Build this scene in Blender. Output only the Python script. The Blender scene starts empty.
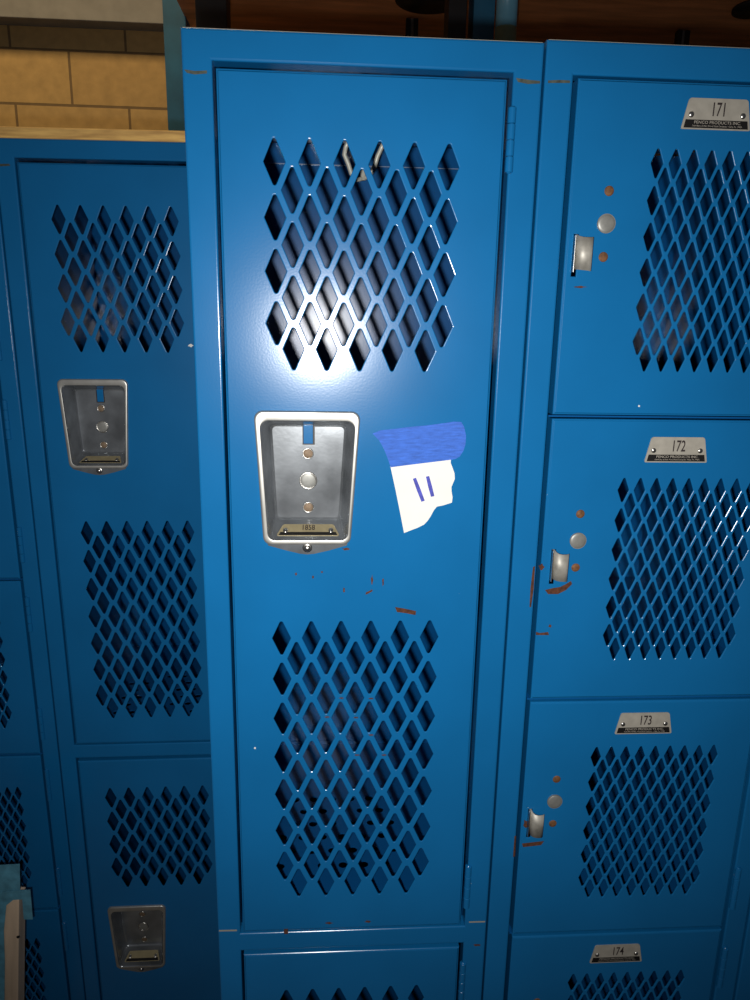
import bpy, bmesh, math
from mathutils import Vector, Matrix, Euler
PI = math.pi
S = bpy.context.scene
C = S.collection

# ---------------------------------------------------------------- camera numbers
H = 1.98                                   # height of the locker tops
CAM = Vector((0.12417, -0.67781, H - 0.23162))
R_ = Vector((0.99808134, -0.05930309, 0.01779843))
U_ = Vector((-0.00297396, 0.24121094, 0.97046815))
F_ = Vector((0.06184494, 0.96865909, -0.24057178))
FPX = 722.56

def on_plane(px, py, y):
    """The point of the upright plane at depth y that stands at this spot of the photograph."""
    d = F_ + (px - 375) / FPX * R_ - (py - 500) / FPX * U_
    return CAM + d * ((y - CAM.y) / d.y)

# ---------------------------------------------------------------- materials
def mat(name):
    m = bpy.data.materials.new(name); m.use_nodes = True
    return m, m.node_tree, m.node_tree.nodes['Principled BSDF']

def ramp(nt, stops):
    r = nt.nodes.new('ShaderNodeValToRGB')
    while len(r.color_ramp.elements) < len(stops): r.color_ramp.elements.new(0.5)
    for e, (p, c) in zip(r.color_ramp.elements, stops):
        e.position = p; e.color = (*c, 1)
    return r

def noise(nt, scale, detail=3, mapping=None, rough=0.5):
    tc = nt.nodes.new('ShaderNodeTexCoord')
    n = nt.nodes.new('ShaderNodeTexNoise')
    n.inputs['Scale'].default_value = scale; n.inputs['Detail'].default_value = detail
    n.inputs['Roughness'].default_value = rough
    if mapping:
        mp = nt.nodes.new('ShaderNodeMapping'); mp.inputs['Scale'].default_value = mapping
        nt.links.new(tc.outputs['Object'], mp.inputs['Vector']); nt.links.new(mp.outputs['Vector'], n.inputs['Vector'])
    else:
        nt.links.new(tc.outputs['Object'], n.inputs['Vector'])
    return n

def simple(name, col, rough=0.5, metal=0.0, var=0.0, scale=60, bump=0.0, bscale=300, mapping=None):
    m, nt, b = mat(name)
    b.inputs['Roughness'].default_value = rough; b.inputs['Metallic'].default_value = metal
    if var:
        n = noise(nt, scale, 4, mapping)
        lo = tuple(c * (1 - var) for c in col); hi = tuple(min(1, c * (1 + var)) for c in col)
        r = ramp(nt, [(0.3, lo), (0.7, hi)])
        nt.links.new(n.outputs['Fac'], r.inputs['Fac']); nt.links.new(r.outputs['Color'], b.inputs['Base Color'])
    else:
        b.inputs['Base Color'].default_value = (*col, 1)
    if bump:
        n2 = noise(nt, bscale, 2)
        bp = nt.nodes.new('ShaderNodeBump'); bp.inputs['Strength'].default_value = bump; bp.inputs['Distance'].default_value = 0.001
        nt.links.new(n2.outputs['Fac'], bp.inputs['Height']); nt.links.new(bp.outputs['Normal'], b.inputs['Normal'])
    return m

def blue_paint(name, col, rough, spec=.5):
    m, nt, b = mat(name)
    n = noise(nt, 9, 4)
    r = ramp(nt, [(0.3, tuple(c * .93 for c in col)), (0.7, tuple(c * 1.05 for c in col))])
    nt.links.new(n.outputs['Fac'], r.inputs['Fac'])
    chips = noise(nt, 210, 2)                                   # tiny pale chips in the enamel
    k = ramp(nt, [(0.795, (0, 0, 0)), (0.80, (1, 1, 1))])
    nt.links.new(chips.outputs['Fac'], k.inputs['Fac'])
    mx = nt.nodes.new('ShaderNodeMixRGB'); mx.inputs['Color2'].default_value = (.35, .5, .6, 1)
    nt.links.new(k.outputs['Color'], mx.inputs['Fac']); nt.links.new(r.outputs['Color'], mx.inputs['Color1'])
    nt.links.new(mx.outputs['Color'], b.inputs['Base Color'])
    b.inputs['Roughness'].default_value = rough
    b.inputs['Specular IOR Level'].default_value = spec
    pl = noise(nt, 520, 3)                                      # orange peel
    bp = nt.nodes.new('ShaderNodeBump'); bp.inputs['Strength'].default_value = .055; bp.inputs['Distance'].default_value = .0006
    nt.links.new(pl.outputs['Fac'], bp.inputs['Height']); nt.links.new(bp.outputs['Normal'], b.inputs['Normal'])
    return m

BLUE = blue_paint('blue_enamel', (.006, .141, .365), .205)
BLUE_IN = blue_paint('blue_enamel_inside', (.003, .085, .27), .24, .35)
STEEL = simple('bright_steel', (.62, .60, .56), .3, 1, .12, 40)
RIM = simple('bright_rim', (.55, .54, .50), .36, .75, .12, 60)
BRUSHED = simple('worn_steel', (.29, .31, .33), .25, .7, .35, 28, .03, 300)
LATCHSTEEL = simple('dull_latch_steel', (.42, .40, .35), .5, .4, .3, 90)
PLATE = simple('aluminium_plate', (.43, .40, .34), .5, .2, .1, 120)
BRASSY = simple('yellowed_plate', (.42, .35, .2), .45, .3, .1, 120)
BLACK = simple('black_band', (.006, .005, .005), .5)
INK = simple('dark_numeral', (.03, .02, .02), .6)
WHITEINK = simple('pale_lettering', (.42, .38, .32), .6)
RUST = simple('rust', (.085, .028, .012), .9, 0, .5, 300)
RUSTSCREW = simple('rusty_screw', (.17, .075, .03), .7, .2, .4, 400)
SEAM = simple('worn_seam', (.06, .07, .055), .7, 0, .5, 200)
DISC = simple('zinc_disc', (.27, .27, .25), .45, .4, .1, 200)
TANSCREW = simple('tan_screw', (.20, .14, .09), .6, .3, .25, 300)
PRONG = simple('pale_steel', (.5, .5, .44), .4, .2)
BARE = simple('bare_edge', (.33, .31, .25), .6)
PALE = simple('pale_lip', (.22, .30, .42), .5)
WHITEPAINT = simple('white_chip', (.8, .8, .75), .6)
PAPER = simple('white_paper', (.80, .79, .74), .8, 0, .03, 30)
PEN = simple('blue_marker', (.06, .07, .40), .7, 0, .3, 200)
TAPE = simple('blue_masking_tape', (.035, .13, .55), .75, 0, .22, 90, .3, 500, (1, 1, 6))
CYANTAPE = simple('teal_masking_tape', (.09, .29, .40), .6, 0, .3, 60, .2, 300)
STUD = simple('pale_lumber', (.62, .47, .33), .8, 0, .35, 30, .2, 200, (1, 1, .12))
HOLE = simple('nail_hole', (.004, .004, .004), .9)
PLY = simple('plywood', (.85, .47, .14), .7, 0, .3, 22, .3, 120, (1, 4, 9))
DARKWOOD = simple('dark_red_wood', (.58, .22, .085), .6, 0, .3, 5, .1, 60, (1, 6, 6))
RACKBLUE = simple('rack_blue', (.012, .10, .19), .5, 0, .25, 12)
POLE = simple('pale_blue_steel', (.13, .32, .44), .3, 0, .2, 12)
GREENISH = simple('green_reflection', (.16, .26, .18), .4, 0, .2, 30)  # reflection on the pole's foot, put into a base colour
BLACKSTEEL = simple('black_steel', (.006, .006, .007), .5)
GREYSTEEL = simple('grey_board', (.20, .195, .185), .7, 0, .12, 20)
CONCRETE = simple('concrete', (.25, .24, .22), .9, 0, .2, 4)

def brick_mat():
    m, nt, b = mat('tan_block_wall')
    tc = nt.nodes.new('ShaderNodeTexCoord')
    mp = nt.nodes.new('ShaderNodeMapping')
    mp.inputs['Location'].default_value = (BX, BZ, 0)
    mp.inputs['Rotation'].default_value = (-PI / 2, 0, 0)
    sx = nt.nodes.new('ShaderNodeSeparateXYZ'); cx = nt.nodes.new('ShaderNodeCombineXYZ')
    nt.links.new(tc.outputs['Object'], sx.inputs[0])
    ax = nt.nodes.new('ShaderNodeMath'); ax.inputs[1].default_value = BX
    az = nt.nodes.new('ShaderNodeMath'); az.inputs[1].default_value = BZ
    nt.links.new(sx.outputs['X'], ax.inputs[0]); nt.links.new(sx.outputs['Z'], az.inputs[0])
    nt.links.new(ax.outputs[0], cx.inputs['X']); nt.links.new(az.outputs[0], cx.inputs['Y'])
    nt.nodes.remove(mp)
    br = nt.nodes.new('ShaderNodeTexBrick')
    br.inputs['Scale'].default_value = 1
    br.inputs['Brick Width'].default_value = .352; br.inputs['Row Height'].default_value = .156
    br.inputs['Mortar Size'].default_value = .0042; br.inputs['Mortar Smooth'].default_value = .2
    br.inputs['Color1'].default_value = (.46, .30, .115, 1); br.inputs['Color2'].default_value = (.435, .28, .107, 1)
    br.inputs['Mortar'].default_value = (.17, .11, .05, 1)
    nt.links.new(cx.outputs[0], br.inputs['Vector'])
    n = noise(nt, 30, 5)
    r = ramp(nt, [(.3, (.82, .82, .82)), (.7, (1.05, 1.05, 1.05))])
    nt.links.new(n.outputs['Fac'], r.inputs['Fac'])
    mx = nt.nodes.new('ShaderNodeMixRGB'); mx.blend_type = 'MULTIPLY'; mx.inputs['Fac'].default_value = 1
    nt.links.new(br.outputs['Color'], mx.inputs['Color1']); nt.links.new(r.outputs['Color'], mx.inputs['Color2'])
    nt.links.new(mx.outputs['Color'], b.inputs['Base Color'])
    b.inputs['Roughness'].default_value = .85
    bp = nt.nodes.new('ShaderNodeBump'); bp.inputs['Strength'].default_value = .4; bp.inputs['Distance'].default_value = .004; bp.invert = True
    nt.links.new(br.outputs['Fac'], bp.inputs['Height']); nt.links.new(bp.outputs['Normal'], b.inputs['Normal'])
    return m
BX, BZ = .695 + .352 * 4, -(H + .4925) - .077 + .156 * 20
BRICK = brick_mat()

# ---------------------------------------------------------------- mesh helpers
class MB:
    """Collects shapes, each with a material, into one mesh."""
    def __init__(s): s.v = []; s.f = []; s.m = []; s.mats = []; s.smooth = []
    def mi(s, m):
        if m not in s.mats: s.mats.append(m)
        return s.mats.index(m)
    def add(s, verts, faces, m, smooth=False):
        o = len(s.v); k = s.mi(m)
        s.v += [tuple(v) for v in verts]
        for f in faces:
            s.f.append([i + o for i in f]); s.m.append(k); s.smooth.append(smooth)
    def box(s, x0, x1, y0, y1, z0, z1, m, bev=0.0):
        bm = bmesh.new(); bmesh.ops.create_cube(bm, size=1)
        for v in bm.verts:
            v.co = Vector(((x0 + x1) / 2 + v.co.x * (x1 - x0), (y0 + y1) / 2 + v.co.y * (y1 - y0), (z0 + z1) / 2 + v.co.z * (z1 - z0)))
        if bev: bmesh.ops.bevel(bm, geom=bm.edges[:], offset=bev, segments=2, affect='EDGES', profile=.5)
        s.bm(bm, m)
    def bm(s, bm, m, M=None, smooth=False):
        if M is not None: bmesh.ops.transform(bm, matrix=M, verts=bm.verts)
        bm.verts.index_update()
        s.add([v.co[:] for v in bm.verts], [[v.index for v in f.verts] for f in bm.faces], m, smooth)
        bm.free()
    def mesh(s, me, m, M=None):
        vs = [(M @ v.co) if M is not None else v.co for v in me.vertices]
        s.add(vs, [list(p.vertices) for p in me.polygons], m)
        bpy.data.meshes.remove(me)
    def prism(s, pts, y0, y1, m):
        """A slab with the outline pts (x, z), from y0 (front) to y1."""
        n = len(pts)
        v = [(x, y0, z) for x, z in pts] + [(x, y1, z) for x, z in pts]
        f = [list(range(n)), list(range(2 * n - 1, n - 1, -1))] + [[i, i + n, (i + 1) % n + n, (i + 1) % n] for i in range(n)]
        s.add(v, f, m)
    def loops(s, L, m, cap0=False, cap1=False, smooth=False, closed=True):
        n = len(L[0]); v = [p for l in L for p in l]; f = []
        for a in range(len(L) - 1):
            for i in range(n if closed else n - 1):
                j = (i + 1) % n
                f.append([a * n + i, a * n + j, (a + 1) * n + j, (a + 1) * n + i])
        if cap0: f.append(list(range(n))[::-1])
        if cap1: f.append([(len(L) - 1) * n + i for i in range(n)])
        s.add(v, f, m, smooth)
    def dome(s, cx, cz, y, r, h, m, n=20):
        """A round head, bulging by h towards -y from the plane y."""
        L = []
        for k in range(5):
            a = k / 4 * PI / 2 * .96
            L.append([(cx + r * math.cos(a) * math.cos(t * 2 * PI / n), y - h * math.sin(a), cz + r * math.cos(a) * math.sin(t * 2 * PI / n)) for t in range(n)])
        s.loops(L, m, False, True, True)
    def disc(s, cx, cz, y0, y1, r, m, n=24):
        s.prism([(cx + r * math.cos(t * 2 * PI / n), cz + r * math.sin(t * 2 * PI / n)) for t in range(n)], y0, y1, m)
    def tube(s, pts, r, m, n=10):
        pts = [Vector(p) for p in pts]; L = []
        for i, p in enumerate(pts):
            t = (pts[min(i + 1, len(pts) - 1)] - pts[max(i - 1, 0)]).normalized()
            a = t.cross(Vector((0, 1, 0)));
            if a.length < .1: a = t.cross(Vector((1, 0, 0)))
            a.normalize(); b = t.cross(a)
            L.append([p + r * (math.cos(k * 2 * PI / n) * a + math.sin(k * 2 * PI / n) * b) for k in range(n)])
        s.loops(L, m, True, True, True)
    def build(s, name, parent=None, loc=(0, 0, 0), fix=True):
        me = bpy.data.meshes.new(name)
        me.from_pydata(s.v, [], s.f)
        for m in s.mats: me.materials.append(m)
        me.polygons.foreach_set('material_index', s.m); me.polygons.foreach_set('use_smooth', s.smooth)
        if fix:
            bm = bmesh.new(); bm.from_mesh(me); bmesh.ops.recalc_face_normals(bm, faces=bm.faces); bm.to_mesh(me); bm.free()
        me.update()
        o = bpy.data.objects.new(name, me); C.objects.link(o)
        o.location = loc
        if parent: o.parent = parent
        return o

def empty(name, loc, label, cat, group=None):
    o = bpy.data.objects.new(name, None); C.objects.link(o); o.location = loc
    o.empty_display_size = .05
    tag(o, label, cat, group); return o
def tag(o, label, cat, group=None):
    o['label'] = label; o['category'] = cat
    if group: o['group'] = group
    return o
def struct(o): o['kind'] = 'structure'; return o

def curve_sheet(outer, holes, half, bev, arms=1):
    """A flat plate in x-z with holes; its front at y=0, its back at y=2*(half+bev); edges rounded by bev."""
    cu = bpy.data.curves.new('sheet', 'CURVE'); cu.dimensions = '2D'; cu.fill_mode = 'BOTH'
    cu.extrude = half; cu.bevel_depth = bev; cu.bevel_resolution = arms; cu.offset = -bev
    for poly in [outer] + holes:
        sp = cu.splines.new('POLY'); sp.points.add(len(poly) - 1)
        for p, (x, z) in zip(sp.points, poly): p.co = (x, z, 0, 1)
        sp.use_cyclic_u = True
    o = bpy.data.objects.new('sheet', cu); C.objects.link(o)
    dg = bpy.context.evaluated_depsgraph_get(); dg.update()
    me = bpy.data.meshes.new_from_object(o.evaluated_get(dg))
    bpy.data.objects.remove(o); bpy.data.curves.remove(cu)
    t = half + bev
    for v in me.vertices:
        x, y, z = v.co; v.co = (x, t - z, y)
    return me

def text_mesh(txt, size, sx=1.0, bold=0.0):
    cu = bpy.data.curves.new('txt', 'FONT'); cu.body = txt; cu.size = size; cu.align_x = 'CENTER'; cu.align_y = 'CENTER'
    cu.offset = bold; cu.resolution_u = 3
    o = bpy.data.objects.new('txt', cu); C.objects.link(o)
    dg = bpy.context.evaluated_depsgraph_get(); dg.update()
    me = bpy.data.meshes.new_from_object(o.evaluated_get(dg))
    bpy.data.objects.remove(o); bpy.data.curves.remove(cu)
    for v in me.vertices: v.co = (v.co.x * sx, 0, v.co.y)
    return me

def rect(x0, x1, z0, z1): return [(x0, z0), (x1, z0), (x1, z1), (x0, z1)]

def fillet(pts, rs, n=4):
    out = []; N = len(pts)
    for i in range(N):
        p = Vector(pts[i]); a = (Vector(pts[i - 1]) - p).normalized(); b = (Vector(pts[(i + 1) % N]) - p).normalized()
        r = rs[i] if isinstance(rs, (list, tuple)) else rs
        ang = a.angle(b) / 2; d = r / math.tan(ang); c = p + (a + b).normalized() * (r / math.sin(ang))
        s0 = p + a * d - c; s1 = p + b * d - c
        t0 = math.atan2(s0.y, s0.x); t1 = math.atan2(s1.y, s1.x); dt = (t1 - t0 + PI) % (2 * PI) - PI
        for k in range(n + 1):
            t = t0 + dt * k / n; out.append((c.x + r * math.cos(t), c.y + r * math.sin(t)))
    return out

def diamond(cx, cz, w, h, r):
    return fillet([(cx, cz + h / 2), (cx - w / 2, cz), (cx, cz - h / 2), (cx + w / 2, cz)], [r, r * .7, r, r * .7], 3)

def rolled_edge(mb, x0, x1, z0, z1, r, depth, m, inner):
    """The folded edge round a rectangle: a quarter round then a flange back to depth. inner: round a hole."""
    L = []
    s = -1 if inner else 1                       # the sheet ends r short of the edge; this adds the round
    for k in range(6):
        a = k / 5 * PI / 2
        off = (r - r * math.sin(a)) * s; y = r - r * math.cos(a)
        L.append([(x0 + off, y, z0 + off), (x1 - off, y, z0 + off), (x1 - off, y, z1 - off), (x0 + off, y, z1 - off)])
    e = L[-1]; L.append([(p[0], depth, p[2]) for p in e])
    for i in range(4):                           # four separate strips keep the corners crisp
        j = (i + 1) % 4
        mb.loops([[l[i], l[j]] for l in L], m, closed=False, smooth=False)

# ---------------------------------------------------------------- locker parts
DEP = .378                                      # depth of a locker
SH = .0014                                      # sheet
def lattice(x0, ztip, cols, rows, px, pz, w, h, r):
    """Rows alternate between cols and cols-1 diamonds."""
    out = []
    for j in range(rows):
        n = cols - (j % 2); xo = x0 + (px / 2 if j % 2 else 0)
        for i in range(n): out.append(diamond(xo + i * px, ztip - j * pz, w, h, r))
    return out

def door_mesh(x0, x1, z0, z1, holes, patches=()):
    mb = MB(); r = .0016
    mb.mesh(curve_sheet(rect(x0 + r, x1 - r, z0 + r, z1 - r), holes, .0002, .0009, 3), BLUE)
    rolled_edge(mb, x0, x1, z0, z1, r, .018, BLUE, False)
    for pts, m in patches: mb.prism(pts, -.0002, .0003, m)
    return mb

def frame_mesh(W, openings, zbot, patches=(), ztop=0):
    mb = MB(); r = .0018
    mb.mesh(curve_sheet(rect(r, W - r, zbot + r, ztop - r), [rect(a - r, b + r, c - r, d + r) for a, b, c, d in openings], .0007, .0001), BLUE)
    rolled_edge(mb, 0, W, zbot, ztop, r, .03, BLUE, False)
    for a, b, c, d in openings: rolled_edge(mb, a, b, c, d, r, .016, BLUE, True)
    for pts, m in patches: mb.prism(pts, -.0002, .0003, m)
    return mb

def body_mesh(W, up=0):
    mb = MB(); b = -1.83
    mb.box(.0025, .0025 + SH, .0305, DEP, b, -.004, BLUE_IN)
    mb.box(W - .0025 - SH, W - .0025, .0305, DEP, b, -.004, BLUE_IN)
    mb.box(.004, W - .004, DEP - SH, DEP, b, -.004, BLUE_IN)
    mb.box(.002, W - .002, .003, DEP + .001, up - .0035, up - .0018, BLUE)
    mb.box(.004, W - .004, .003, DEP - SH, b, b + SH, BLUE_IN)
    mb.box(.0015, W - .0015, .0014, .004, up - .0010, up + .0003, BARE)
    return mb

def leg_mesh(x, y, zfoot):
    mb = MB(); mb.box(x, x + .025, y, y + .0016, zfoot, -1.82, BLUE); mb.box(x, x + .0016, y, y + .025, zfoot, -1.82, BLUE)
    return mb

def hinge_mesh(x, ztop, zbot, pinmat):
    mb = MB(); n = 4; L = ztop - zbot; r = .0036
    for k in range(n):
        a = ztop - L * k / n - .0003; b = ztop - L * (k + 1) / n + .0003
        mb.loops([[(x + q * math.cos(t * PI / 8), -.0002 + q * math.sin(t * PI / 8), z) for t in range(16)]
                  for z, q in ((a, r * .9), (a - .0003, r), (b + .0003, r), (b, r * .9))], BLUE, True, True, False)
    mb.loops([[(x + .0022 * math.cos(t * PI / 5), -.0002 + .0022 * math.sin(t * PI / 5), z) for t in range(10)] for z in (ztop + .0006, zbot - .0006)], pinmat, True, True, True)
    mb.box(x + .002, x + .010, .0002, .0016, zbot, ztop, BLUE)
    return mb

def plate_mesh(cx, ztop, zbot, wt, wb, number, y=-.0009):
    """The trapezoid number plate: rivets, numerals, a black band with the maker's lines."""
    mb = MB()
    mb.prism(fillet([(cx - wt / 2, ztop), (cx - wb / 2, zbot), (cx + wb / 2, zbot), (cx + wt / 2, ztop)], [.003, .0012, .0012, .003], 4), y, .0001, PLATE)
    h = ztop - zbot; k = (wb - wt) / h
    def half(z): return wt / 2 + k * (ztop - z) / 2
    za, zb = zbot + h * .31, zbot + h * .045
    mb.prism([(cx - half(za) + .002, za), (cx - half(zb) + .002, zb), (cx + half(zb) - .002, zb), (cx + half(za) - .002, za)], y - .00012, y + .0001, BLACK)
    zr = zbot + h * .47
    for s in (-1, 1): mb.dome(cx + s * (half(zr) - .0058), zr, y, .0026, .0014, STEEL, 14)
    if number:
        mb.mesh(text_mesh(number, h * .62, .62, .00018), INK, Matrix.Translation((cx + .001, y - .00015, zbot + h * .63)))
        mb.mesh(text_mesh('PENCO PRODUCTS INC.', h * .135, 1.15, 0), WHITEINK, Matrix.Translation((cx + .001, y - .0002, zbot + h * .225)))
        mb.mesh(text_mesh('Subsidiary of Alan Wood Steel Company - Oaks, Pa. 19456', h * .075, 1.0, 0), WHITEINK, Matrix.Translation((cx + .001, y - .0002, zbot + h * .115)))
    return mb

# cup of the recessed handle, in the coordinates of an upper door
def cup_objs(parent, dz, number, lever_shift):
    O = [(.0524, -.3142), (.0594, -.4450), (.1443, -.4450), (.1528, -.3142)]
    I = [(.0588, -.3240), (.0650, -.4395), (.1403, -.4395), (.1470, -.3240)]
    B = [(.0652, -.3314), (.0694, -.4272), (.1343, -.4272), (.1398, -.3314)]
    O, I, B = ([(x, z + dz) for x, z in P] for P in (O, I, B))
    def loop(P, rad, y, ins=0):
        c = Vector((sum(p[0] for p in P) / 4, sum(p[1] for p in P) / 4))
        Q = []
        for p in P:
            q = Vector(p); s = Vector((1 if q.x < c.x else -1, -1 if q.y > c.y else 1)); q += s * ins; Q.append(q)
        return [(x, y, z) for x, z in fillet(Q, rad, 5)]
    mb = MB(); t = .0035
    L = [loop(O, .008, .0002), loop(O, .008, -.0016, .0003), loop(O, .0078, -.0027, .0008), loop(O, .0075, -.0031, .0015), loop(O, .0075, -.0032, .0021),
         loop(I, .0080, -.0032, -.0016), loop(I, .0078, -.0030, -.0009), loop(I, .0075, -.0022, -.0002), loop(I, .0075, -.0010, .0003), loop(I, .0072, .001, .0008),
         loop(B, .005, .026, -.0008), loop(B, .0045, .0285, .0002), loop(B, .004, .0295, .002)]
    mb.loops(L[:7], RIM, False, False, True); mb.loops(L[6:], BRUSHED, False, False, True)
    bl = L[-1]
    mb.add(bl, [list(range(len(bl)))[::-1]], BRUSHED)
    # the bottom tab that carries the screw
    zt = -.4435 + dz
    mb.prism([(.063, zt + .002), (.064, zt - .002), (.082, zt - .0072), (.095, zt - .0105), (.102, zt - .0112), (.109, zt - .0105), (.123, zt - .0072), (.1405, zt - .002), (.1415, zt + .002)], -.0015, .0002, BRUSHED)
    # notches on the top edge
    cup = mb.build('handle_cup', parent)
    cup['label'] = 'worn steel recessed handle cup'
    s = MB(); s.dome(.102, zt - .0045, -.0015, .0048, .0012, STEEL); s.dome(.102, zt - .0045, -.0024, .0034, .0022, STEEL)
    s.build('screw', parent)['label'] = 'bright round screw below the cup'
    yb = .0293
    for zz, r, m, nm in ((-.3601, .0046, TANSCREW, 'screw'), (-.3875, .0074, DISC, 'lock_plug'), (-.4149, .0046, TANSCREW, 'screw')):
        s = MB()
        s.loops([[(.1022 + q * math.cos(k * PI / 12), y, zz + dz + q * math.sin(k * PI / 12)) for k in range(24)] for q, y in ((r * 1.22, yb), (r * 1.18, yb - .0008), (r * 1.0, yb - .0009), (r * .98, yb - .0002))], STEEL, smooth=True)
        s.dome(.1022, zz + dz, yb - .0001, r, .0006, m)
        s.build(nm, parent)
    lv = MB()                                    # the slot at the top and the blue latch bar seen in it
    lv.box(.0968, .1088, yb - .0003, yb + .0010, -.3512 + dz, -.3322 + dz, BLACKSTEEL)
    lv.box(.0978 + lever_shift, .1070 + lever_shift, yb - .0014, yb + .0002, -.3500 + dz, -.3318 + dz, BLUE, .0003)
    lv.build('latch_bar', parent)['label'] = 'blue latch bar in the slot of the cup'
    # the yellowed plate on the sloped floor of the cup
    pm = plate_mesh(0, .0062, -.0062, .050, .062, None, -.0008)
    zf0, zf1 = -.4390 + dz, -.4280 + dz
    q = MB()
    sl = math.atan2(zf1 - zf0, .0275 - .001)
    M = Matrix.Translation((.1025, .0125, (zf0 + zf1) / 2 - .0009)) @ Matrix.Rotation(-(PI / 2 - sl), 4, 'X') @ Matrix.Scale(1.45, 4, (0, 0, 1))
    q.v = [tuple(M @ Vector(v)) for v in pm.v]; q.f = pm.f; q.m = pm.m; q.smooth = pm.smooth
    q.mats = [BRASSY if m is PLATE else m for m in pm.mats]
    if number:
        q.mesh(text_mesh(number, .0080, .85, .0001), INK, M @ Matrix.Translation((0, -.0011, .0022)))
    q.build('number_plate', parent)['label'] = 'yellowed plate on the sloped floor of the cup'

OPEN2 = ((.0249, .2792, -.9027, -.0238), (.0249, .2792, -1.8052, -.9263))
ROW_TILT = -.0084
def tilt_row(t, px, pz):
    """The set-back row leans a little: turn a locker of it about the row's top."""
    v = Vector((t.location.x - px, 0, t.location.z - pz)); v.rotate(Euler((0, ROW_TILT, 0)))
    t.location.x = px + v.x - .0025; t.location.z = pz + v.z; t.rotation_euler = (0, ROW_TILT, 0)

def double_tier(x0, y0, ztop, label, patches, fpatches, numbers, lever, hook):
    W = .3045
    t = empty('locker', (x0 + W / 2, y0 + DEP / 2, 0), label, 'locker', 'two-door lockers')
    org = (-W / 2, -DEP / 2, ztop)
    frame_mesh(W, OPEN2, -1.83, fpatches).build('face_frame', t, org)
    body_mesh(W).build('body', t, org)
    for x in (0.001, W - .026):
        for y in (.001, DEP - .026): leg_mesh(x, y, -ztop).build('leg', t, org)
    sh = MB(); holes = []
    for j in range(6):                            # vent holes in the compartment floor
        for i in range(6):
            cx = .062 + i * .0266 + (.0133 if j % 2 else 0); cy = .105 + j * .0262
            holes.append([(cx + .0058 * math.cos(k * PI / 6), cy + .0058 * math.sin(k * PI / 6)) for k in range(12)])
    me = curve_sheet(rect(.0045, W - .0045, .018, DEP - SH - .0005), holes, .0006, .0001)
    for v in me.vertices: v.co = (v.co.x, v.co.z, -.9052 - v.co.y)
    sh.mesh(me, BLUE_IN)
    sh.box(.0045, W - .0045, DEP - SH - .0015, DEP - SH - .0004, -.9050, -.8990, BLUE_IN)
    sh.build('shelf', t, org)
    for k in range(2):
        dz = -.9025 * k
        holes = lattice(.0752, -.0818 - .0183 + dz, 6, 8, .03025, .02255, .0189, .0425, .0017)
        if k == 0: holes += lattice(.0755, -.5262 - .018, 6, 14, .0300, .02255, .0187, .0412, .0017)
        holes.append(fillet([(x, z + dz) for x, z in ((.0572, -.3222), (.0636, -.4412), (.1417, -.4412), (.1486, -.3222))], .007, 5))
        d = door_mesh(.0277, .2744, -.9005 + dz, -.0292 + dz, holes, patches if k == 0 else ()).build('door', t, org)
        cup_objs(d, dz, numbers[k], lever)
        hz = [(-.0509, -.1033), (-.8205, -.8765)]
        if k == 0 and False: hz.append((0, 0))
        for a, b in hz:
            hinge_mesh(.2798, a + dz, b + dz, BLUE).build('hinge', d)
    if hook:
        hk = MB()                                 # a double-prong hook under the top
        hk.tube([(.160, .2, -.004), (.160, .2, -.04), (.160, .2, -.078)], .003, PRONG)
        for k, P in enumerate(([(.160, -.076), (.153, -.078), (.1465, -.072), (.1430, -.063), (.1385, -.054), (.1400, -.047), (.1435, -.041)], [(.160, -.076), (.167, -.074), (.1725, -.064), (.1755, -.054), (.1790, -.047), (.1825, -.040)])):
            hk.tube([(x, .2 - .003 * a, z) for a, (x, z) in enumerate(P)], .0026, PRONG)
        hk.build('coat_hook', t, org)
        lp = MB(); lp.box(.0045, W - .0045, DEP - .004, DEP - .0018, -.030, -.0045, BLUE_IN); lp.box(.0045, W - .0045, DEP - .0046, DEP - .004, -.0301, -.0292, PALE)
        lp.build('back_lip', t, org)
    return t

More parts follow.
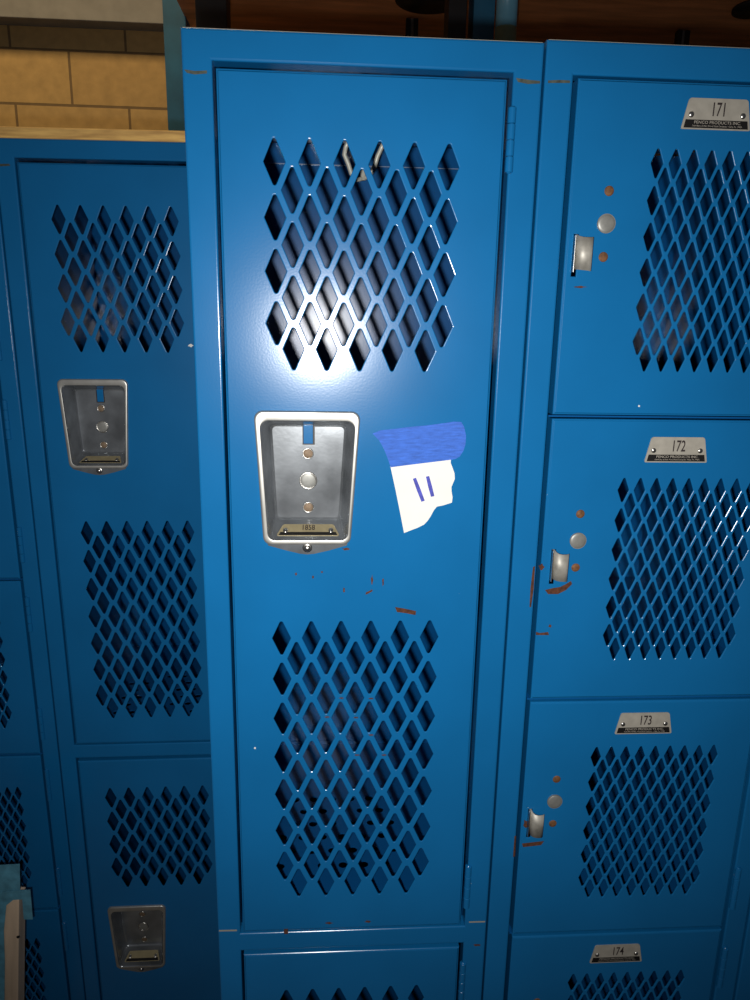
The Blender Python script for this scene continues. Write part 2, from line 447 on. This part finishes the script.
WB = .308
def box_tier(x0, y0, ztop, label, numbers, patches, fpatches, plates=True, up=0):
    W = WB
    t = empty('locker', (x0 + W / 2, y0 + DEP / 2, 0), label, 'locker', 'six-door box lockers')
    org = (-W / 2, -DEP / 2, ztop)
    frame_mesh(W, ((.0249, .2835, -1.8062, -.0238),), -1.83, fpatches, up).build('face_frame', t, org)
    body_mesh(W, up).build('body', t, org)
    for x in (0.001, W - .026):
        for y in (.001, DEP - .026): leg_mesh(x, y, -ztop).build('leg', t, org)
    gaps = [-.0238] + [-.3172 - .3004 * k for k in range(5)] + [-1.8062]
    df = [0, .003, .0062, .005, .005, .005]
    dl = [-.0027, 0, .0014, .001, .001, .001]
    for k in range(5):
        s = MB(); s.box(.0045, W - .0045, .0195, DEP - SH - .0005, gaps[k + 1] - .0006, gaps[k + 1] + .0006, BLUE_IN)
        s.box(.0265, .2818, .0035, .0192, gaps[k + 1] - .0008, gaps[k + 1] + .0008, BLUE_IN)
        s.build('shelf', t, org)
    for k in range(6):
        P = -.3008 * k
        z1 = gaps[k] - .0020; z0 = gaps[k + 1] + .0018
        o = P + df[k]
        holes = lattice(.1063, -.0787 - .0128 + o, 9, 12, .01635, .01545, .0113, .0284, .0012)
        l = P - .1128 + dl[k] + 0                  # lock group
        # slot for the latch
        lo = .0015 if k != 1 else .0042
        holes.append(rect(.0350 + lo, .0395 + lo, l - .0735, l - .0370))
        d = door_mesh(.0294, .2797, z0, z1, holes, patches.get(k, ())).build('door', t, org)
        for zz in (l, l - .0560):
            s = MB(); s.dome(.0650, zz, 0, .0044, .0012, RUSTSCREW); s.build('screw', d)
        s = MB(); s.disc(.0648, l - .0275, -.0012, 0, .0084, DISC); s.dome(.0648, l - .0275, -.0012, .0078, .0010, DISC)
        s.build('lock_plug', d)['label'] = 'zinc disc over the lock hole'
        # latch: a bent sheet-metal finger pull coming out of the slot
        pr = [(.0372, .006), (.0374, -.001), (.0384, -.0040), (.0406, -.0062), (.0438, -.0072), (.0478, -.0070), (.0506, -.0060)]
        zt, zb = l - .0398, l - .0690
        lo = .0015 if k != 1 else .0042
        pr = [(x + lo, y) for x, y in pr]
        a, b = [], []
        for i, (x, y) in enumerate(pr):
            u = i / (len(pr) - 1)
            a.append((x, y, zt + .004 * (1 - u) - .005 * math.sin(u * PI) * .4)); b.append((x, y, zb + .002 * (1 - u)))
        n = len(pr)
        vs = a + b + [(x + .0011, y + .0011, z) for x, y, z in a] + [(x + .0011, y + .0011, z) for x, y, z in b]
        fs = []
        for i in range(n - 1):
            fs += [[i, i + 1, n + i + 1, n + i], [2 * n + i + 1, 2 * n + i, 3 * n + i, 3 * n + i + 1], [i, 2 * n + i, 2 * n + i + 1, i + 1], [n + i + 1, 3 * n + i + 1, 3 * n + i, n + i]]
        fs += [[0, n, 3 * n, 2 * n], [n - 1, 2 * n + n - 1, 3 * n + n - 1, 2 * n - 1]]
        s = MB(); s.add(vs, fs, LATCHSTEEL, True); s.box(.0352 + lo, .0362 + lo, -.004, .008, zb - .001, zt + .002, STEEL, .0003)
        s.build('latch', d)['label'] = 'bent steel finger latch'
        if plates:
            num = numbers[k] if k < len(numbers) else None
            plate_mesh(.1557 - .0005, -.0382 + o, -.0632 + o, .053, .0630, num).build('number_plate', d)['label'] = 'small metal number plate' + (' reading ' + num if num else '')
        for a2, b2 in ((z1 - .0255, z1 - .0825), (z0 + .0820, z0 + .0265)):
            hinge_mesh(.2872, a2, b2, BLUE).build('hinge', d)
    return t

# rust and chips, given where they stand on the photograph's front plane, in the locker's own coordinates
def local(pts, x0, y0, ztop):
    out = []
    for px, py in pts:
        p = on_plane(px, py, y0); out.append((p.x - x0, p.z - ztop))
    return out
def blob(px, py, w, h, x0, y0, ztop, rot=0, n=9):
    pts = []
    for k in range(n):
        a = k * 2 * PI / n; q = 1 + .28 * math.sin(k * 2.7 + px)
        u, v = w / 2 * q * math.cos(a), h / 2 * q * math.sin(a)
        pts.append((px + u * math.cos(rot) - v * math.sin(rot), py + u * math.sin(rot) + v * math.cos(rot)))
    return local(pts, x0, y0, ztop)

cx0 = (0, 0, H)
pc = [(local([(395, 607), (404, 608.5), (416, 611), (415.5, 615), (405, 613), (397, 612)], *cx0), RUST),
      (blob(372, 580, 2, 9, *cx0), RUST), (blob(369, 592, 9, 2.2, *cx0, rot=-.5), RUST), (blob(383, 582, 1.6, 8, *cx0), RUST), (blob(344, 590, 2, 5, *cx0), RUST),
      (blob(346, 549, 7, 2.5, *cx0), RUST), (blob(313, 577, 2, 3, *cx0), RUST), (blob(296, 574, 2, 3, *cx0), RUST), (blob(322, 572, 2, 2, *cx0), RUST),
      (blob(329, 923, 7, 2, *cx0), RUST), (blob(368, 921.5, 6, 2, *cx0), RUST), (blob(384, 447, 2.4, 2.4, *cx0), WHITEPAINT),
      (blob(255, 748, 2, 2, *cx0), WHITEPAINT)] + [(blob(a, b, 5, 1.5, *cx0), RUST) for a, b in ((371, 698.5), (356, 717.5), (371, 735), (341.5, 698), (384, 755), (357, 755), (327, 717))]
fc = [(local([(184, 69.5), (195, 71), (207, 70.5), (207, 73.5), (195, 74.5), (187, 73)], *cx0), SEAM),
      (local([(516, 78), (530, 80), (540, 81), (540, 83.5), (528, 84), (518, 82)], *cx0), SEAM),
      (local([(219, 930), (237, 929.6), (237, 931), (219, 931.4)], *cx0), BARE), (local([(469, 921.4), (485, 921), (485, 922.2), (469, 922.6)], *cx0), BARE),
      (local([(284, 928.9), (288, 928.8), (288, 933.8), (284, 933.9)], *cx0), RUST), (blob(477, 945, 7, 2, *cx0), RUST)]
center = double_tier(0, 0, H, 'tall blue two-door locker with a torn white note taped on its door', pc, fc, ('1858', None), 0, True)

rx0 = (.3065, 0, H)
pr_ = {0: [(blob(580, 287, 12, 2, *rx0), RUST), (blob(639, 406, 2, 2, *rx0), WHITEPAINT)],
       1: [(local([(545, 590), (553, 588), (560, 587), (566, 584), (571, 581), (572, 584), (566, 590), (558, 594), (548, 594)], *rx0), RUST),
           (blob(541.5, 567, 5, 6, *rx0), RUST), (local([(536, 632), (540, 633), (548, 632), (549, 635), (540, 635), (536, 635)], *rx0), RUST), (blob(550, 626, 3, 3, *rx0), RUST)],
       2: [(local([(522, 843.5), (535, 842), (544, 841), (541, 845), (523, 847)], *rx0), RUST), (blob(525.5, 824, 4, 8, *rx0), RUST)]}
fr = [(local([(548, 80.5), (560, 80), (570, 80.5), (570, 83), (558, 83), (548, 83)], *rx0), SEAM),
      (local([(533, 567), (535, 566), (533.5, 590), (531, 607), (529.5, 607), (530.5, 588)], *rx0), RUST),
      (local([(514.5, 836), (516, 836), (515, 856), (513, 857)], *rx0), RUST)]
right = box_tier(*rx0, 'blue box locker whose doors are numbered 171 to 174, right of the taped note', ['171', '172', '173', '174'], pr_, fr, True, .0025)
lx0 = (-.319, .39, H - .006)
fl = [(local([(0, 164), (11, 164), (12, 166), (0, 166.5)], *lx0), SEAM)]
pl = [(blob(191, 347, 5, 3, *lx0), WHITEPAINT)]
left = double_tier(*lx0, 'blue two-door locker set back under the plywood, with empty steel handle cups', pl, fl, (None, None), .0006, False)
far = box_tier(-.321 - WB, .39, H - .006, 'blue box locker with small doors partly hidden by the taped post, at left edge', [], {}, [])
for q_ in (left, far): tilt_row(q_, -.32, H - .006)
edge = box_tier(.6170, 0, H, 'blue box locker of which only a sliver shows beyond doors 171 to 174', [], {}, [])

# ---------------------------------------------------------------- note and tape on the taped door
def pz(x, y): p = on_plane(360 + x / 6.25, 410 + y / 6.25, 0); return (p.x, p.z)
nb = MB()
outline = [(192, 357), (300, 343), (430, 327), (568, 310), (566, 330), (578, 360), (590, 395), (592, 430), (582, 455), (571, 480), (572, 510), (578, 545), (574, 578), (520, 595), (480, 603), (462, 625), (440, 665), (422, 692), (400, 715), (360, 735), (315, 752), (275, 768), (250, 640), (222, 500)]
mid = pz(400, 500)
pts = [pz(*p) for p in outline] + [(pz(200, 330)), ]
o2 = [pz(*p) for p in outline]
top = [pz(540, 285), pz(200, 325)]
paper_pts = [pz(190, 340)] + [pz(*p) for p in outline[:1]] + []
poly = [pz(186, 335), pz(560, 290)] + [pz(*p) for p in outline[3:]] 
nb.prism(poly, -.00055, -.00028, PAPER)
note = nb.build('paper_note')
tag(note, 'torn white paper note marked 11 taped to the middle locker door', 'note')
st = MB()
for a, b, w in (((342, 425), (392, 570), 13), ((424, 413), (452, 540), 13)):
    av, bv = Vector(a), Vector(b); d = (bv - av).normalized(); nrm = Vector((-d.y, d.x)) * w
    st.prism([pz(*(av + nrm)), pz(*(av - nrm * .6)), pz(*((av + bv) / 2 - nrm * .9)), pz(*(bv - nrm)), pz(*(bv + nrm * .7)), pz(*((av + bv) / 2 + nrm))], -.00068, -.00053, PEN)
st.build('handwriting', note)['label'] = 'blue marker figure 11'
tb = MB()
tp = [(78, 146), (100, 138), (128, 126), (210, 118), (300, 106), (420, 95), (520, 82), (585, 72), (632, 74), (650, 105), (662, 160), (658, 215), (645, 255), (622, 290), (596, 305), (568, 310), (430, 327), (300, 343), (192, 357), (172, 300), (150, 245), (120, 190)]
tb.prism([pz(*p) for p in tp], -.0009, -.0006, TAPE)
tag(tb.build('masking_tape'), 'strip of blue masking tape holding the torn paper note', 'tape')

# ---------------------------------------------------------------- board on the left lockers
b = MB(); b.box(-.75, -.008, .393, .76, H - .006 + .0008, H + .0088, PLY, .0015)
board = b.build('plywood_board'); tilt_row(board, -.32, H - .006)
tag(board, 'raw plywood board lying on the lower left lockers', 'board')

# ---------------------------------------------------------------- lumber post with tape, lower left
PY = .25
def pp(px, py, y=PY): return on_plane(px, py, y)
LEAN = .105                                      # it leans to the left
top_ = pp(11, 894); zt = top_.z
t = empty('lumber_post', (top_.x - zt * math.tan(LEAN), PY + .03, 0), 'pale lumber post with a nail hole, its head wrapped in teal tape', 'post')
t.rotation_euler = (0, LEAN, 0)
RI = Matrix.Rotation(-LEAN, 3, 'Y')
def lp(px, py):
    v = RI @ (pp(px, py) - Vector(t.location)); return v.x, v.z
xe, xr, zl = lp(5, 950)[0], lp(18.5, 950)[0], lp(11, 899)[1]
m = MB(); m.box(xe - .09, xr, -.03, -.005, .014, zl, STUD, .0012)
hx, hz_ = lp(18, 937); m.disc(hx, hz_, -.0303, -.029, .0024, HOLE, 12)
m.build('post', t)
def flap(pts, y0, y1, name):
    f = MB(); f.prism([lp(*q) for q in pts], y0, y1, CYANTAPE); f.build(name, t)
flap([(-60, 868), (20, 863.5), (20.5, 897), (-60, 897)], -.0312, -.0304, 'tape')
flap([(-60, 900), (6, 890), (31, 888.5), (33.5, 918), (24.5, 918), (23, 898), (14, 898.5), (7, 904), (4.5, 930), (5.5, 960), (4.5, 1060), (-60, 1060)], -.0328, -.0318, 'tape')

# ---------------------------------------------------------------- behind the lockers
m = MB(); m.box(-3.2, 3.6, 1.9, 2.05, 0, 4.0, BRICK); struct(m.build('wall_back'))
m = MB(); m.box(-3.2, 3.6, -3.0, 1.9, -.1, 0, CONCRETE); struct(m.build('floor'))
def upright(name, px0, px1, y, ztop_, material, label, cat, low=None, dep=.07):
    a, c = on_plane(px0, 30, y), on_plane(px1, 30, y)
    w = c.x - a.x
    t = empty(name, ((a.x + c.x) / 2, y + dep / 2, 0), label, cat, 'steel uprights behind the lockers')
    m = MB()
    m.box(-w / 2, w / 2, -dep / 2, -dep / 2 + .004, .012, ztop_, material, .001)
    m.box(-w / 2, -w / 2 + .004, -dep / 2 + .004, dep / 2, .012, ztop_, material)
    m.box(w / 2 - .004, w / 2, -dep / 2 + .004, dep / 2, .012, ztop_, material)
    m.build('post', t)
    m = MB(); m.box(-w / 2 - .004, w / 2 + .004, -dep / 2 - .02, dep / 2 + .02, 0, .012, material, .002); m.build('base_plate', t)
    return t
upright('rack_upright', 163.5, 186, 1.62, 2.95, RACKBLUE, 'blue steel rack upright in front of the tan block wall, left of the note locker', 'rack upright')
upright('rack_upright', 473, 494, 1.12, 2.558, RACKBLUE, 'dark blue steel upright just left of the round pale blue pole', 'rack upright')
upright('rack_upright', 448, 466, 1.12, 2.558, BLACKSTEEL, 'black steel upright second to the left of the pale blue pole', 'rack upright')
upright('rack_upright', 196, 227, 1.12, 2.558, BLACKSTEEL, 'wide black upright rising behind the top left corner of the note locker', 'rack upright')
# round pale blue pole
a, c = on_plane(498, 25, 1.03), on_plane(519, 25, 1.03); w = c.x - a.x
t = empty('pole', ((a.x + c.x) / 2, 1.055, 0), 'round pale blue pole with a green reflection coloured into its lower end behind the lockers', 'pole')
def cyl(mb, x, y, r, z0, z1, m, n=24):
    mb.loops([[(x + r * math.cos(k * 2 * PI / n), y + r * math.sin(k * 2 * PI / n), z) for k in range(n)] for z in (z0, z1)], m, True, True, True)
zg = on_plane(508, 24, 1.03).z
m = MB(); cyl(m, 0, 0, w / 2, zg, 2.558, POLE); m.build('tube', t)
m = MB(); cyl(m, 0, 0, w / 2 + .0006, .01, zg, GREENISH); cyl(m, 0, 0, w / 2 + .008, 0, .01, GREENISH); m.build('reflection_tube', t)  # green reflection painted as a separate lower tube
# paired slim black legs
for (p0, p1), lab in (((406, 418), 'slim black double leg standing left of the pale blue pole'), ((678, 690), 'slim black double leg standing behind the locker with door 171')):
    a, c = on_plane(p0, 32, 1.55), on_plane(p1, 36, 1.55); w = c.x - a.x
    t = empty('steel_support', ((a.x + c.x) / 2, 1.56, 0), lab, 'leg')
    for s in (-1, 1):
        m = MB(); m.box(s * w / 2 - (0 if s < 0 else w * .38), s * w / 2 + (w * .38 if s < 0 else 0), -.01, .01, 0, 2.555, BLACKSTEEL, .001); m.build('bar', t)
    m = MB(); m.box(-w * .12, w * .12, -.006, .006, 1.9, 2.555, GREYSTEEL); m.build('web', t)
# dark wood shelf overhead with round plates underneath
ZS = 2.56
a = on_plane(190, 10, 1.6)
t = empty('wooden_shelf', (1.0, 1.42, ZS), 'dark red wooden shelf overhead behind the lockers', 'shelf')
m = MB(); m.box(-1.285, 1.6, -.62, .41, 0, .035, DARKWOOD, .003); m.build('board', t)
m = MB(); m.box(-1.285, 1.6, .36, .41, -.03, -.0002, DARKWOOD, .002); m.build('rail', t)
for px, py, r in ((430, -3, .09), (757, 7, .06)):
    d = F_ + (px - 375) / FPX * R_ - (py - 500) / FPX * U_
    q = CAM + d * ((ZS - CAM.z) / d.z)
    m = MB(); cyl(m, q.x - 1.0, q.y - 1.42, r, -.007, -.0003, BLACKSTEEL, 32); m.build('mounting_plate', t)
# grey beam of the left bay
p0, p1 = on_plane(0, 18, 1.83), on_plane(160, 22, 1.83)
zb = (p0.z + p1.z) / 2
t = MB(); t.box(-2.4, -.28, 1.832, 1.898, zb, zb + .07, GREYSTEEL, .002)
tag(t.build('shelf_beam'), 'pale grey horizontal shelf beam against the tan block wall', 'beam')
t = MB(); t.box(-2.4, -.40, 1.85, 1.898, zb + .0702, zb + .10, DARKWOOD, .002)
tag(t.build('shelf_board'), 'dark wooden shelf board resting on the grey beam', 'board')

# ---------------------------------------------------------------- light
def point(name, loc, e, col, r):
    l = bpy.data.lights.new(name, 'POINT'); l.energy = e; l.color = col; l.shadow_soft_size = r
    o = bpy.data.objects.new(name, l); C.objects.link(o); o.location = loc; return o
fl_ = bpy.data.lights.new('camera_flash', 'SPOT'); fl_.energy = 27.0; fl_.color = (1, .98, .95); fl_.shadow_soft_size = .007
fl_.spot_size = math.radians(110); fl_.spot_blend = 1
fo = bpy.data.objects.new('camera_flash', fl_); C.objects.link(fo); fo.location = CAM + Vector((-.020, -.01, -.027))
fo.rotation_euler = (F_ + .06 * U_ + .02 * R_).to_track_quat('-Z', 'Y').to_euler()
def area(name, loc, rot, sx, sy, e, col):
    l = bpy.data.lights.new(name, 'AREA'); l.shape = 'RECTANGLE'; l.size = sx; l.size_y = sy; l.energy = e; l.color = col
    o = bpy.data.objects.new(name, l); C.objects.link(o); o.location = loc; o.rotation_euler = rot
area('wall_fill', (-.9, .85, 3.7), (math.radians(25), 0, 0), 1.6, .3, 25, (1, .74, .40))  # unseen warm fill, added to brighten the block wall behind the lockers
w = bpy.data.worlds.new('room'); S.world = w; w.use_nodes = True
bg = w.node_tree.nodes['Background']; bg.inputs['Color'].default_value = (.85, .87, 1, 1); bg.inputs['Strength'].default_value = .04

# ---------------------------------------------------------------- camera
cd = bpy.data.cameras.new('camera'); cam = bpy.data.objects.new('camera', cd); C.objects.link(cam)
cd.sensor_fit = 'VERTICAL'; cd.sensor_height = 36; cd.lens = FPX / 1000 * 36; cd.clip_start = .02
cam.matrix_world = Matrix(((R_.x, U_.x, -F_.x, CAM.x), (R_.y, U_.y, -F_.y, CAM.y), (R_.z, U_.z, -F_.z, CAM.z), (0, 0, 0, 1)))
S.camera = cam
vs = S.view_settings
vs.view_transform = 'Standard'; vs.look = 'None'; vs.gamma = 1; vs.use_curve_mapping = False; vs.exposure = 0
